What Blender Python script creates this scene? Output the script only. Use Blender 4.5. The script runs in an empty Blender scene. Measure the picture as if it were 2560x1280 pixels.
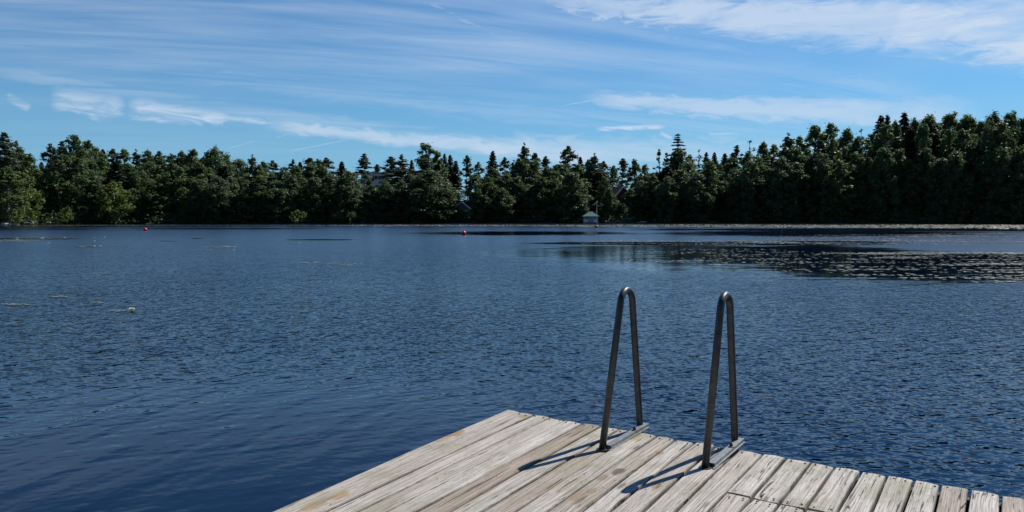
import bpy, math, random
import numpy as np
from mathutils import Vector

# ---------------------------------------------------------------- camera, world, sun
SC = bpy.context.scene
COL = SC.collection
F_PX, HY, CAM_H = 1885.0, 534.0, 2.3
PITCH = math.atan((640 - HY) / F_PX)
camd = bpy.data.cameras.new("camera")
camd.sensor_width = 36.0
camd.lens = 36.0 * F_PX / 2560.0
camd.clip_start = 0.05
camd.clip_end = 5000
cam = bpy.data.objects.new("camera", camd)
COL.objects.link(cam)
cam.location = (0, 0, CAM_H)
cam.rotation_euler = (math.pi / 2 - PITCH, 0, 0)
SC.camera = cam

SUN_AZ, SUN_EL = 48.2, 47.0
SKY_STRENGTH = 0.075
SUN_STRENGTH = 5.0
EXPOSURE = 0.0
SC.view_settings.view_transform = 'Standard'
SC.view_settings.look = 'None'
SC.view_settings.exposure = EXPOSURE
SC.view_settings.gamma = 1.0
SC.cycles.max_bounces = 8
SC.cycles.transparent_max_bounces = 8

sd = bpy.data.lights.new("sun", 'SUN')
sd.energy = SUN_STRENGTH
sd.angle = math.radians(0.55)
sd.color = (1.0, 0.95, 0.88)
sun = bpy.data.objects.new("sun", sd)
COL.objects.link(sun)
_a, _e = math.radians(SUN_AZ), math.radians(SUN_EL)
SUNV = Vector((math.sin(_a) * math.cos(_e), math.cos(_a) * math.cos(_e), math.sin(_e)))
sun.rotation_euler = SUNV.to_track_quat('Z', 'Y').to_euler()


def ray(x, y):
    cx, cy = x - 1280, 640 - y
    return np.array([cx, F_PX * math.cos(PITCH) + cy * math.sin(PITCH), -F_PX * math.sin(PITCH) + cy * math.cos(PITCH)])


def on_plane(x, y, z=0.0):
    d = ray(x, y)
    t = (z - CAM_H) / d[2]
    p = d * t
    return np.array([p[0], p[1]])


def azel(x, y):
    d = ray(x, y)
    return math.degrees(math.atan2(d[0], d[1])), math.degrees(math.atan2(d[2], math.hypot(d[0], d[1])))


# ---------------------------------------------------------------- node expression helper
class V:
    nt = None

    def __init__(s, sock): s.s = sock

    @staticmethod
    def m(op, *a, clamp=False):
        n = V.nt.nodes.new('ShaderNodeMath'); n.operation = op; n.use_clamp = clamp
        for i, x in enumerate(a):
            if isinstance(x, V): V.nt.links.new(x.s, n.inputs[i])
            else: n.inputs[i].default_value = float(x)
        return V(n.outputs[0])

    def __add__(s, o): return V.m('ADD', s, o)
    def __radd__(s, o): return V.m('ADD', o, s)
    def __sub__(s, o): return V.m('SUBTRACT', s, o)
    def __rsub__(s, o): return V.m('SUBTRACT', o, s)
    def __mul__(s, o): return V.m('MULTIPLY', s, o)
    def __rmul__(s, o): return V.m('MULTIPLY', o, s)
    def __truediv__(s, o): return V.m('DIVIDE', s, o)
    def max(s, o): return V.m('MAXIMUM', s, o)
    def min(s, o): return V.m('MINIMUM', s, o)
    def clamp(s): return V.m('ADD', s, 0, clamp=True)
    def pow(s, o): return V.m('POWER', s, o)

    def ramp(s, a, b):          # smooth 0..1 between a and b
        n = V.nt.nodes.new('ShaderNodeMapRange'); n.interpolation_type = 'SMOOTHSTEP'
        V.nt.links.new(s.s, n.inputs[0]); n.inputs[1].default_value = a; n.inputs[2].default_value = b
        return V(n.outputs[0])


def comb(x, y, z=0.0):
    n = V.nt.nodes.new('ShaderNodeCombineXYZ')
    for i, q in enumerate((x, y, z)):
        if isinstance(q, V): V.nt.links.new(q.s, n.inputs[i])
        else: n.inputs[i].default_value = q
    return V(n.outputs[0])


def sep(v):
    n = V.nt.nodes.new('ShaderNodeSeparateXYZ'); V.nt.links.new(v.s, n.inputs[0])
    return V(n.outputs[0]), V(n.outputs[1]), V(n.outputs[2])


def noise(vec, scale=1.0, detail=2.0, rough=0.5, dist=0.0, color=False):
    n = V.nt.nodes.new('ShaderNodeTexNoise')
    if vec is not None: V.nt.links.new(vec.s, n.inputs['Vector'])
    n.inputs['Scale'].default_value = scale; n.inputs['Detail'].default_value = detail
    n.inputs['Roughness'].default_value = rough; n.inputs['Distortion'].default_value = dist
    return V(n.outputs['Color' if color else 'Fac'])


def mixc(f, a, b, blend='MIX'):
    n = V.nt.nodes.new('ShaderNodeMix'); n.data_type = 'RGBA'; n.blend_type = blend
    for i, q in ((0, f), (6, a), (7, b)):
        if isinstance(q, V): V.nt.links.new(q.s, n.inputs[i])
        elif i == 0: n.inputs[0].default_value = q
        else: n.inputs[i].default_value = (*q, 1)
    return V(n.outputs[2])


def mat(name):
    m = bpy.data.materials.new(name); m.use_nodes = True
    V.nt = m.node_tree
    return m, m.node_tree.nodes['Principled BSDF']


def link(v, sock): V.nt.links.new(v.s, sock)


# ---------------------------------------------------------------- sky with cirrus
W = bpy.data.worlds.new("World"); SC.world = W; W.use_nodes = True
V.nt = W.node_tree
bg = W.node_tree.nodes['Background']
sky = W.node_tree.nodes.new('ShaderNodeTexSky')
sky.sky_type = 'NISHITA'; sky.sun_disc = False
sky.sun_elevation = math.radians(SUN_EL); sky.sun_rotation = math.radians(SUN_AZ)
sky.air_density = 1.0; sky.dust_density = 0.4; sky.ozone_density = 2.5; sky.altitude = 100
tc = W.node_tree.nodes.new('ShaderNodeTexCoord')
D = V(tc.outputs['Generated'])
dx, dy, dz = sep(D)
AZ = V.m('ARCTAN2', dx, dy) * (180 / math.pi)
EL = V.m('ARCSINE', dz) * (180 / math.pi)
inv = V.m('DIVIDE', 1.0, dz.max(0.0) + 0.10)
px_, py_ = dx * inv, dy * inv                    # cloud layer coordinates
ca, sa = math.cos(math.radians(-25)), math.sin(math.radians(-25))


def streak(th, sx, sy, seed, det=5, rough=0.62, dist=0.3):
    c, s = math.cos(math.radians(th)), math.sin(math.radians(th))
    a = px_ * c + py_ * s
    b = py_ * c - px_ * s
    return noise(comb(a * sx, b * sy, seed), 1.0, det, rough, dist)


st1 = streak(14, 0.35, 2.6, 3.1)
st2 = streak(20, 0.8, 4.6, 9.7, 6, 0.62, 0.9)
st3 = streak(8, 0.5, 1.2, 5.5, 3, 0.5, 0.2)
fluff = noise(comb(AZ * 0.10, EL * 0.45, 2.0), 1.0, 7, 0.62, 0.8)
fluff2 = noise(comb(AZ * 0.35 + EL * 0.2, EL * 1.3, 7.0), 1.0, 6, 0.6, 1.0)
cir = (st1 * 0.62 + st2 * 0.38).ramp(0.30, 0.80) * st3.ramp(0.30, 0.66)
dens = cir * (EL.ramp(5.0, 11.0) * 0.75 + 0.25) * 0.62 * (1.0 - EL.ramp(16.0, 30.0) * 0.97)


def band(pts, hw0, hw1, amt, nz, lo, hi, soft=1.0):
    """a cloud band along a line between two sky directions, half widths in degrees, broken by noise"""
    global dens
    (x0, y0), (x1, y1) = pts
    a0, e0 = azel(x0, y0); a1, e1 = azel(x1, y1)
    L = math.hypot(a1 - a0, e1 - e0)
    c, s = (a1 - a0) / L, (e1 - e0) / L
    t = ((AZ - a0) * c + (EL - e0) * s) * (1 / L)
    w = (EL - e0) * c - (AZ - a0) * s
    w = w + (fluff2 - 0.5) * (hw0 + hw1) * 0.8
    hw = t.clamp() * (hw1 - hw0) + hw0
    m = V.m('ABSOLUTE', w) / hw
    m = (1.0 - m.ramp(0.15, 1.0)) * t.ramp(-0.08, 0.12) * (1.0 - t.ramp(0.86, 1.10))
    dens = dens.max(m * nz.ramp(lo, hi) * amt)


band(((-60, 165), (1300, 365)), 0.6, 0.9, 0.30, st2, 0.20, 0.66)
band(((330, 160), (2100, 330)), 0.9, 1.3, 0.22, st2, 0.30, 0.62)
band(((680, 312), (1560, 396)), 0.5, 1.3, 0.72, fluff, 0.10, 0.60)
band(((130, 245), (310, 266)), 1.35, 1.2, 0.85, fluff2, 0.25, 0.80)
band(((325, 272), (580, 296)), 1.3, 0.6, 0.92, fluff2, 0.18, 0.75)
band(((480, 290), (760, 310)), 0.35, 0.5, 0.6, fluff2, 0.30, 0.62)
band(((15, 238), (75, 270)), 0.4, 0.4, 0.5, fluff2, 0.32, 0.65)
band(((1330, -10), (2700, 60)), 1.0, 3.4, 0.78, fluff, 0.12, 0.58)
band(((2200, 50), (2800, 120)), 1.6, 3.0, 0.92, fluff, 0.15, 0.55)
band(((1180, -30), (2300, 250)), 1.0, 1.6, 0.25, st2, 0.35, 0.62)
band(((1060, 0), (1330, 130)), 0.25, 0.3, 0.35, fluff2, 0.25, 0.6)
band(((1480, 245), (2400, 290)), 0.7, 1.7, 0.62, fluff, 0.10, 0.58)
band(((1200, 365), (2100, 385)), 1.2, 1.6, 0.5, fluff, 0.15, 0.60)
band(((1495, 322), (1660, 316)), 0.28, 0.25, 0.85, fluff2, 0.22, 0.6)
band(((1650, 332), (1680, 345)), 0.25, 0.2, 0.6, fluff2, 0.3, 0.6)
band(((1770, 335), (1850, 338)), 0.4, 0.35, 0.6, fluff2, 0.35, 0.65)
one = V.m('ADD', 1.0, 0.0)
band(((1415, 262), (1560, 238)), 0.045, 0.045, 0.5, one, 0.0, 0.5)
band(((565, 372), (640, 352)), 0.05, 0.05, 0.3, one, 0.0, 0.5)
band(((690, 345), (720, 334)), 0.05, 0.05, 0.3, one, 0.0, 0.5)
band(((720, 378), (880, 348)), 0.07, 0.05, 0.3, one, 0.0, 0.5)
dens = dens * EL.ramp(-0.5, 3.0)

skyc = V(sky.outputs[0])
SKYT = mixc(1.0, skyc, (0.50, 0.97, 1.30), 'MULTIPLY')
hz = (1.0 - EL.ramp(-2.0, 16.0))
SKYT = mixc(hz * 0.55, SKYT, (2.9, 6.3, 9.9))
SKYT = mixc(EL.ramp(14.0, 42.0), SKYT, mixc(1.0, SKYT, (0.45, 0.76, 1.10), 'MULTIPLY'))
deep = EL.ramp(36.0, 64.0).max(V.m('ABSOLUTE', AZ).ramp(80.0, 130.0) * 0.75)  # overhead and rear sky darkened to cut ambient light and deepen deck shadows
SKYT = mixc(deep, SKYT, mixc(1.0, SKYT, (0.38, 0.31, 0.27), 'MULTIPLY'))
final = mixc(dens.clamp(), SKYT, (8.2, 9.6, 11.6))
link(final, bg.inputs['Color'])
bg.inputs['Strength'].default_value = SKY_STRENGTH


# ---------------------------------------------------------------- object helpers
def newmesh(name, verts, faces, m=None, smooth=False):
    me = bpy.data.meshes.new(name)
    me.from_pydata([tuple(v) for v in verts], [], [tuple(f) for f in faces])
    if m: me.materials.append(m)
    if smooth:
        for p in me.polygons: p.use_smooth = True
    me.update()
    return me


def obj(name, me, parent=None, loc=None):
    o = bpy.data.objects.new(name, me); COL.objects.link(o)
    if parent is not None: o.parent = parent
    if loc is not None: o.location = loc
    return o


def tag(o, label=None, cat=None, group=None, kind=None):
    if label: o['label'] = label
    if cat: o['category'] = cat
    if group: o['group'] = group
    if kind: o['kind'] = kind
    return o


class MB:
    def __init__(s): s.v = []; s.f = []

    def add(s, vs, fs):
        k = len(s.v); s.v += [tuple(map(float, q)) for q in vs]; s.f += [tuple(i + k for i in f) for f in fs]

    def box(s, x0, x1, y0, y1, z0, z1):
        s.add([(x0, y0, z0), (x1, y0, z0), (x1, y1, z0), (x0, y1, z0), (x0, y0, z1), (x1, y0, z1), (x1, y1, z1), (x0, y1, z1)],
              [(0, 3, 2, 1), (4, 5, 6, 7), (0, 1, 5, 4), (1, 2, 6, 5), (2, 3, 7, 6), (3, 0, 4, 7)])

    def tube(s, pts, rad, n=10, cap=True):
        pts = [Vector(p) for p in pts]
        rs = rad if hasattr(rad, '__len__') else [rad] * len(pts)
        ref = None; k = len(s.v)
        for i, p in enumerate(pts):
            t = (pts[min(i + 1, len(pts) - 1)] - pts[max(i - 1, 0)]).normalized()
            if ref is None: ref = t.orthogonal().normalized()
            ref = (ref - t * ref.dot(t)).normalized(); b = t.cross(ref)
            for j in range(n):
                a = 2 * math.pi * j / n
                s.v.append(tuple(p + (ref * math.cos(a) + b * math.sin(a)) * rs[i]))
        for i in range(len(pts) - 1):
            for j in range(n):
                a, b2 = k + i * n + j, k + i * n + (j + 1) % n
                s.f.append((a, b2, b2 + n, a + n))
        if cap:
            s.f.append(tuple(k + j for j in range(n))[::-1])
            s.f.append(tuple(k + (len(pts) - 1) * n + j for j in range(n)))

    def build(s, name, m, parent=None, smooth=False, loc=None, bevel=0):
        me = newmesh(name, s.v, s.f, m, smooth)
        o = obj(name, me, parent, loc)
        if bevel:
            b = o.modifiers.new('bevel', 'BEVEL'); b.width = bevel; b.segments = 2
        return o


def simple(name, col, rough=0.6, metal=0.0, var=0.15, scale=6.0, spec=0.5):
    m, p = mat(name)
    g = V(V.nt.nodes.new('ShaderNodeNewGeometry').outputs['Position'])
    n = noise(g, scale, 4, 0.6)
    c = mixc(n.ramp(0.3, 0.7), tuple(q * (1 - var) for q in col), tuple(min(1, q * (1 + var)) for q in col))
    link(c, p.inputs['Base Color'])
    p.inputs['Roughness'].default_value = rough; p.inputs['Metallic'].default_value = metal
    p.inputs['Specular IOR Level'].default_value = spec
    return m


# ---------------------------------------------------------------- shore and terrain
SHORE_PX = [(-2200, 568), (-900, 567), (-300, 566), (0, 564), (100, 562), (300, 560.2), (700, 559), (1300, 557.5), (1700, 557.5), (2100, 558.5),
            (2560, 559.5), (3300, 561), (4500, 563)]
_sa, _sr = [], []
for x, y in SHORE_PX:
    p = on_plane(x, y); _sa.append(math.degrees(math.atan2(p[0], p[1]))); _sr.append(math.hypot(*p))
_sa = [-180, -140, -100] + _sa + [100, 140, 180]
_sr = [14, 20, 70] + _sr + [70, 20, 14]


def shore_r(azdeg):
    w = 1.3 * math.sin(azdeg * 2.1) + 0.8 * math.sin(azdeg * 5.3 + 1) + 0.5 * math.sin(azdeg * 11.7 + 2)
    return float(np.interp(azdeg, _sa, _sr)) + (w if abs(azdeg) < 90 else 0)


def ground_z(x, y):
    az = math.degrees(math.atan2(x, y)); r = math.hypot(x, y); R = shore_r(az); t = r - R
    if t < 0:
        return max(-2.5, t * 0.22)
    slope = float(np.interp(az, [-60, -30, -10, 5, 15, 34, 60], [0.05, 0.06, 0.07, 0.07, 0.07, 0.22, 0.2]))
    top = float(np.interp(az, [-60, -30, -10, 5, 15, 34, 60], [5, 6, 7, 8, 8, 16, 14]))
    if abs(az) > 105 and t > 2: return 0.5 + 17 * (1 - math.exp(-(t - 2) / 22.0)) * min(1, (abs(az) - 105) / 15)  # unseen hill behind the camera, added to block low sky and lower ambient light
    z = min(0.35, t * 0.35) + top * (1 - math.exp(-max(0, t - 2) * slope / top * 1.3))
    return z + 0.25 * math.sin(x * 0.21) * math.sin(y * 0.17) * min(1, t / 10)


verts, faces = [], []
NA = 480
rs_rel = [-60, -35, -20, -12, -7, -4, -2, -1, 0, 0.5, 1, 2, 3.5, 6, 10, 15, 22, 30, 40, 55, 75, 100, 140, 200, 320, 600, 1100, 2000]
for i in range(NA):
    az = -180 + 360 * i / NA; R = shore_r(az)
    for t in rs_rel:
        r = max(R + t, R * (0.25 + 0.01 * rs_rel.index(t)))
        x, y = r * math.sin(math.radians(az)), r * math.cos(math.radians(az))
        verts.append((x, y, ground_z(x, y)))
n_ = len(rs_rel)
for i in range(NA):
    for k in range(n_ - 1):
        a = i * n_ + k; b = ((i + 1) % NA) * n_ + k
        faces.append((a, a + 1, b + 1, b))
verts.append((0, 0, -2.5)); ci = len(verts) - 1
for i in range(NA):
    faces.append((ci, i * n_, ((i + 1) % NA) * n_))
m_ground, p = mat('forest_floor')
g = V(V.nt.nodes.new('ShaderNodeNewGeometry').outputs['Position'])
gn = noise(g, 0.15, 5, 0.65); gn2 = noise(g, 2.5, 4, 0.6)
c = mixc(gn.ramp(0.42, 0.6), (0.035, 0.05, 0.015), (0.05, 0.042, 0.028))
c = mixc(gn2.ramp(0.35, 0.7), c, (0.02, 0.022, 0.012))
link(c, p.inputs['Base Color']); p.inputs['Roughness'].default_value = 0.95
tag(obj('ground', newmesh('ground', verts, faces, m_ground, True)), 'dark forest floor rising behind the far shoreline', kind='structure')

# ---------------------------------------------------------------- water
CALM = [  # (x centre px, y centre px, half width px, half height px, strength)
    (2330, 671, 560, 41, 1.0), (1960, 650, 480, 38, 0.95), (1700, 636, 420, 28, 0.82), (1480, 634, 300, 15, 0.6), (1600, 609, 300, 5, 0.95),
    (1310, 583.5, 290, 5.5, 1.0), (2050, 584, 420, 8, 0.9), (1960, 608, 300, 7, 0.9), (1950, 574, 380, 2.5, 0.9), (2400, 574, 520, 4, 0.9), (560, 572, 260, 1.6, 0.8),
    (100, 573, 180, 1.6, 0.5), (60, 597, 140, 2.2, 0.7), (800, 599.5, 120, 1.8, 0.8), (420, 603, 25, 1.2, 0.7), (495, 596, 20, 1.2, 0.7),
    (215, 617, 30, 1.2, 0.8), (310, 614, 40, 1.0, 0.5), (300, 565, 420, 1.4, 0.9)]
m_water, p = mat('lake_water')
g = V(V.nt.nodes.new('ShaderNodeNewGeometry').outputs['Position'])
X, Y, _z = sep(g)


def height(xo, yo):
    """wave height in metres at the shading point shifted by (xo, yo)"""
    x, y = X + xo, Y + yo

    def rot(th, sx, sy, seed):
        c_, s_ = math.cos(math.radians(th)), math.sin(math.radians(th))
        return comb((x * c_ + y * s_) * sx, (y * c_ - x * s_) * sy, seed)
    h = noise(rot(27, 1.0, 3.0, 0.0), 1.0, 1.5, 0.5, 0.15) * 0.040
    h = h + noise(rot(74, 0.55, 2.5, 20.0), 1.0, 1.5, 0.5, 0.2) * 0.066
    h2 = noise(rot(30, 2.8, 6.0, 4.0), 1.0, 1.0, 0.45, 0.1) * 0.026
    h2 = h2 + noise(rot(-14, 7.0, 10.5, 8.0), 1.0, 1.5, 0.5, 0.0) * 0.017
    h = h + h2 * RIP * 1.75
    h = h + noise(rot(12, 0.16, 0.62, 14.0), 1.0, 3.0, 0.65, 0.2) * 0.10 * FARW
    return h


EPS = 0.010
near = V.m('SQRT', X * X + Y * Y)
gust = noise(comb(X * 0.05, Y * 0.035, 3.0), 1.0, 3, 0.5)
lx, ly = X + 2.6, (Y - 5.0) * 0.75
lull = V.m('SQRT', lx * lx + ly * ly) + (noise(comb(X * 0.5, Y * 0.5, 2.0), 1.0, 3, 0.6) - 0.5) * 3.0
lull = lull.ramp(0.8, 6.5)
RIP = lull * 0.70 + 0.30
FARW = near.ramp(9.0, 40.0)
h0, hx, hy_ = height(0, 0), height(EPS, 0), height(0, EPS)
gx, gy = (hx - h0) * (1 / EPS), (hy_ - h0) * (1 / EPS)
wob = noise(comb(X * 0.16, Y * 0.30, 1.0), 1.0, 5, 0.62)
wob2 = noise(comb(X * 0.14, Y * 1.0, 6.0), 1.0, 5, 0.7)
calm = V.m('ADD', 0.0, 0.0)
for cx, cy, hw, hh, s in CALM:
    c0 = on_plane(cx, cy)
    a = on_plane(cx + hw, cy) - c0
    b = (on_plane(cx, cy - hh) - on_plane(cx, cy + hh)) / 2
    c0 = (on_plane(cx, cy - hh) + on_plane(cx, cy + hh)) / 2
    Mi = np.linalg.inv(np.array([[a[0], b[0]], [a[1], b[1]]]))
    ux = (X - c0[0]) * Mi[0, 0] + (Y - c0[1]) * Mi[0, 1]
    uy = (X - c0[0]) * Mi[1, 0] + (Y - c0[1]) * Mi[1, 1]
    q = ux * ux + uy * uy + (wob - 0.5) * 1.6 + (wob2 - 0.5) * 2.4
    calm = calm.max((1.0 - q.ramp(0.45, 1.35)) * s)
amp = (gust.ramp(0.25, 0.75) * 0.5 + 0.75) * (lull * 0.55 + 0.45) * (1.0 - calm * 0.98)
gain = 1.0 - near.ramp(10.0, 70.0) * 0.15
tilt = (near.ramp(10.0, 38.0) * 0.052) * (1.0 - calm) / near
link((near.ramp(10.0, 55.0) * 0.14 * (1.0 - calm * 0.95) + 0.05), p.inputs['Roughness'])
sx_s, sy_s = gx * amp * gain * 0.8, gy * amp * gain * 0.8
slen = V.m('SQRT', sx_s * sx_s + sy_s * sy_s)
lim = (slen * 4.2 + 0.32).min(1.0) * V.m('DIVIDE', 1.0, (slen * slen * 12.0 + 1.0).pow(0.5))
nx, ny = sx_s * lim * -1.0 - X * tilt, sy_s * lim * -1.0 - Y * tilt
vn = V.nt.nodes.new('ShaderNodeVectorMath'); vn.operation = 'NORMALIZE'
V.nt.links.new(comb(nx, ny, 1.0).s, vn.inputs[0])
V.nt.links.new(vn.outputs[0], p.inputs['Normal'])
p.inputs['Base Color'].default_value = (0.0003, 0.0050, 0.021, 1)
p.inputs['IOR'].default_value = 1.40
vs = [(0, 0, 0)] + [(900 * math.sin(2 * math.pi * i / 96), 900 * math.cos(2 * math.pi * i / 96), 0) for i in range(96)]
# the sheet runs under the shore and stops 30 m inland
vs = [(0, 0, 0)]
for i in range(720):
    az = -180 + 0.5 * i; r = shore_r(az) + 1.2
    vs.append((r * math.sin(math.radians(az)), r * math.cos(math.radians(az)), 0))
fs = [(0, 1 + (i + 1) % 720, 1 + i) for i in range(720)]
tag(obj('water', newmesh('water', vs, fs, m_water)), 'dark blue rippled lake water with calm dark patches', kind='structure')

# ---------------------------------------------------------------- foliage materials
def leaf_mat(name, c1, c2, c3, trans=0.48, spec=0.55):
    m, p = mat(name)
    nt = m.node_tree
    geo = nt.nodes.new('ShaderNodeNewGeometry'); oi = nt.nodes.new('ShaderNodeObjectInfo')
    isl = V(geo.outputs['Random Per Island']); ob = V(oi.outputs['Random'])
    c = mixc(isl, c1, c2)
    c = mixc(ob.ramp(0.1, 1.0) * 0.8, c, c3)
    pos = noise(V(geo.outputs['Position']), 0.45, 2, 0.5)
    c = mixc(pos.ramp(0.35, 0.65) * 0.45, c, tuple(q * 1.5 for q in c2))
    link(c, p.inputs['Base Color'])
    p.inputs['Roughness'].default_value = 0.55; p.inputs['Specular IOR Level'].default_value = spec
    tr = nt.nodes.new('ShaderNodeBsdfTranslucent'); nt.links.new(c.s, tr.inputs[0])
    mx = nt.nodes.new('ShaderNodeMixShader'); mx.inputs[0].default_value = trans
    nt.links.new(p.outputs[0], mx.inputs[1]); nt.links.new(tr.outputs[0], mx.inputs[2])
    nt.links.new(mx.outputs[0], nt.nodes['Material Output'].inputs[0])
    return m


M_BROAD = leaf_mat('birch_leaves', (0.088, 0.145, 0.042), (0.120, 0.180, 0.058), (0.075, 0.120, 0.048))
M_ALDER = leaf_mat('alder_leaves', (0.090, 0.145, 0.058), (0.122, 0.178, 0.072), (0.090, 0.146, 0.072))
M_LIGHT = leaf_mat('young_birch_leaves', (0.13, 0.185, 0.035), (0.17, 0.22, 0.05), (0.11, 0.17, 0.045), 0.5)
M_PINE = leaf_mat('pine_needles', (0.050, 0.080, 0.038), (0.070, 0.102, 0.048), (0.052, 0.082, 0.052), 0.28)
M_SPRUCE = leaf_mat('spruce_needles', (0.030, 0.052, 0.027), (0.044, 0.070, 0.033), (0.034, 0.058, 0.038), 0.22)
M_BARK = simple('grey_bark', (0.07, 0.06, 0.05), 0.9)
M_BIRCHBARK = simple('birch_bark', (0.30, 0.29, 0.27), 0.8, var=0.4, scale=3)
M_PINEBARK = simple('pine_bark', (0.16, 0.08, 0.045), 0.9)


# ---------------------------------------------------------------- tree prototypes
def leaf_quads(P, N, size, rng, elong=1.5):
    """P centres (n,3), N outward directions (n,3) -> verts, faces of small rhombic leaves"""
    n = len(P)
    r = rng.normal(size=(n, 3))
    t = np.cross(N, r); t /= np.linalg.norm(t, axis=1)[:, None] + 1e-9
    nn = N + rng.normal(size=(n, 3)) * 0.7
    b = np.cross(nn, t); b /= np.linalg.norm(b, axis=1)[:, None] + 1e-9
    s = (size * rng.uniform(0.6, 1.35, n))[:, None] * 0.5
    v = np.stack([P - t * s * elong, P - b * s, P + t * s * elong, P + b * s], 1).reshape(-1, 3)
    f = np.arange(4 * n).reshape(n, 4)
    return v, f


def mesh_from_arrays(name, v, f, m):
    me = bpy.data.meshes.new(name)
    me.vertices.add(len(v)); me.vertices.foreach_set('co', np.asarray(v, dtype=np.float32).ravel())
    me.loops.add(f.size); me.loops.foreach_set('vertex_index', f.ravel().astype(np.int32))
    me.polygons.add(len(f)); me.polygons.foreach_set('loop_start', (np.arange(len(f)) * f.shape[1]).astype(np.int32))
    me.polygons.foreach_set('loop_total', np.full(len(f), f.shape[1], dtype=np.int32))
    me.materials.append(m); me.update(); me.validate()
    return me


def blob_leaves(blobs, per, size, rng, shell=0.55):
    Ps, Ns = [], []
    for (c, r, fl) in blobs:
        n = max(12, int(per * r * r))
        d = rng.normal(size=(n, 3)); d /= np.linalg.norm(d, axis=1)[:, None]
        d[:, 2] = np.where((d[:, 2] < -0.3) & (rng.random(n) < 0.6), -d[:, 2], d[:, 2])
        rr = r * (np.abs(rng.normal(size=n)) * 0.42 + 0.45 * shell + 0.2) * (1 + 0.28 * np.sin(d[:, 0] * 5 + c[0] * 9) * np.cos(d[:, 1] * 4 + c[1] * 7))
        Ps.append(np.array(c) + d * rr[:, None] * np.array([1, 1, fl])); Ns.append(d)
    return leaf_quads(np.concatenate(Ps), np.concatenate(Ns), size, rng)


def trunk_mb(H, r, limbs, rng, lean=0.0):
    mb = MB()
    pts = [(lean * t * H + 0.12 * math.sin(t * 5 + H), 0.1 * math.sin(t * 7), H * t) for t in np.linspace(0, 1, 7)]
    mb.tube(pts, [r * (1.25 if i == 0 else 1) * (1 - 0.88 * i / 6) for i in range(7)], 7)
    for (bz, tip, br) in limbs:
        b0 = Vector((0, 0, bz)); t0 = Vector(tip); mid = (b0 + t0) / 2 + Vector((0, 0, 0.12 * (t0 - b0).length))
        mb.tube([b0, mid, t0], [br, br * 0.6, br * 0.2], 5, False)
    return mb


def make_broad(seed, H=16.0, R=3.2, low=0.02, shape='oval', nb=150, per=270, size=0.24, m=M_BROAD, bark=M_BARK):
    rng = np.random.default_rng(seed); blobs, limbs = [], []
    for i in range(nb):
        t = rng.random() ** 0.9
        if shape == 'oval': pr = math.sin(math.pi * min(1, 0.16 + 0.80 * t)) ** 0.75
        elif shape == 'cone': pr = (1 - t) ** 0.5 * 0.92 + 0.08
        elif shape == 'round': pr = math.sqrt(max(0, 1 - (2 * t - 1.0) ** 2)) * 0.9 + 0.1
        else: pr = 0.9 * (1 - t ** 5) + 0.1
        z = H * (low + (1 - low) * t * 0.955); a = rng.random() * 6.283
        rad = R * pr * rng.random() ** 0.45 * 0.86
        br = R * rng.uniform(0.09, 0.26) * (0.5 + 0.6 * pr)
        c = (rad * math.cos(a), rad * math.sin(a), z)
        blobs.append((c, br, rng.uniform(0.9, 1.5)))
        if i % 3 == 0: limbs.append((max(0.1, z - rad * 0.8 - 0.5), c, 0.09))
    for k in range(4):     # ragged leader shoots
        a = rng.random() * 6.283; rr = R * 0.3 * rng.random()
        blobs.append(((rr * math.cos(a), rr * math.sin(a), H * rng.uniform(0.9, 0.99)), R * rng.uniform(0.1, 0.2), 1.3))
    v, f = blob_leaves(blobs, per, size, rng)
    return v, f, m, trunk_mb(H * 0.96, 0.22, limbs, rng), bark, H, R


def make_pine(seed, H=18.0, R=2.6, low=0.40, nb=62, dense=1.7, size=0.27):
    rng = np.random.default_rng(seed); blobs, limbs = [], []
    for i in range(nb):
        t = rng.random() ** 0.85
        z = H * (low + (1 - low) * t)
        pr = (0.55 + 0.45 * math.sin(math.pi * min(1, t * 1.1))) * (1 - 0.45 * t ** 3)
        a = rng.random() * 6.283; rad = R * pr * rng.uniform(0.1, 0.95) * min(1, (1.04 - t) * 4)
        c = (rad * math.cos(a), rad * math.sin(a), z - 0.15)
        blobs.append((c, R * rng.uniform(0.16, 0.36) * min(1, (1.15 - t) * 3), rng.uniform(0.38, 0.8)))
        limbs.append((max(0, z - 0.5), c, 0.07))
    v, f = blob_leaves(blobs, 120 * dense, size, rng, 0.3)
    return v, f, M_PINE, trunk_mb(H * 0.98, 0.2, limbs, rng, 0.004), M_PINEBARK, H, R


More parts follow.
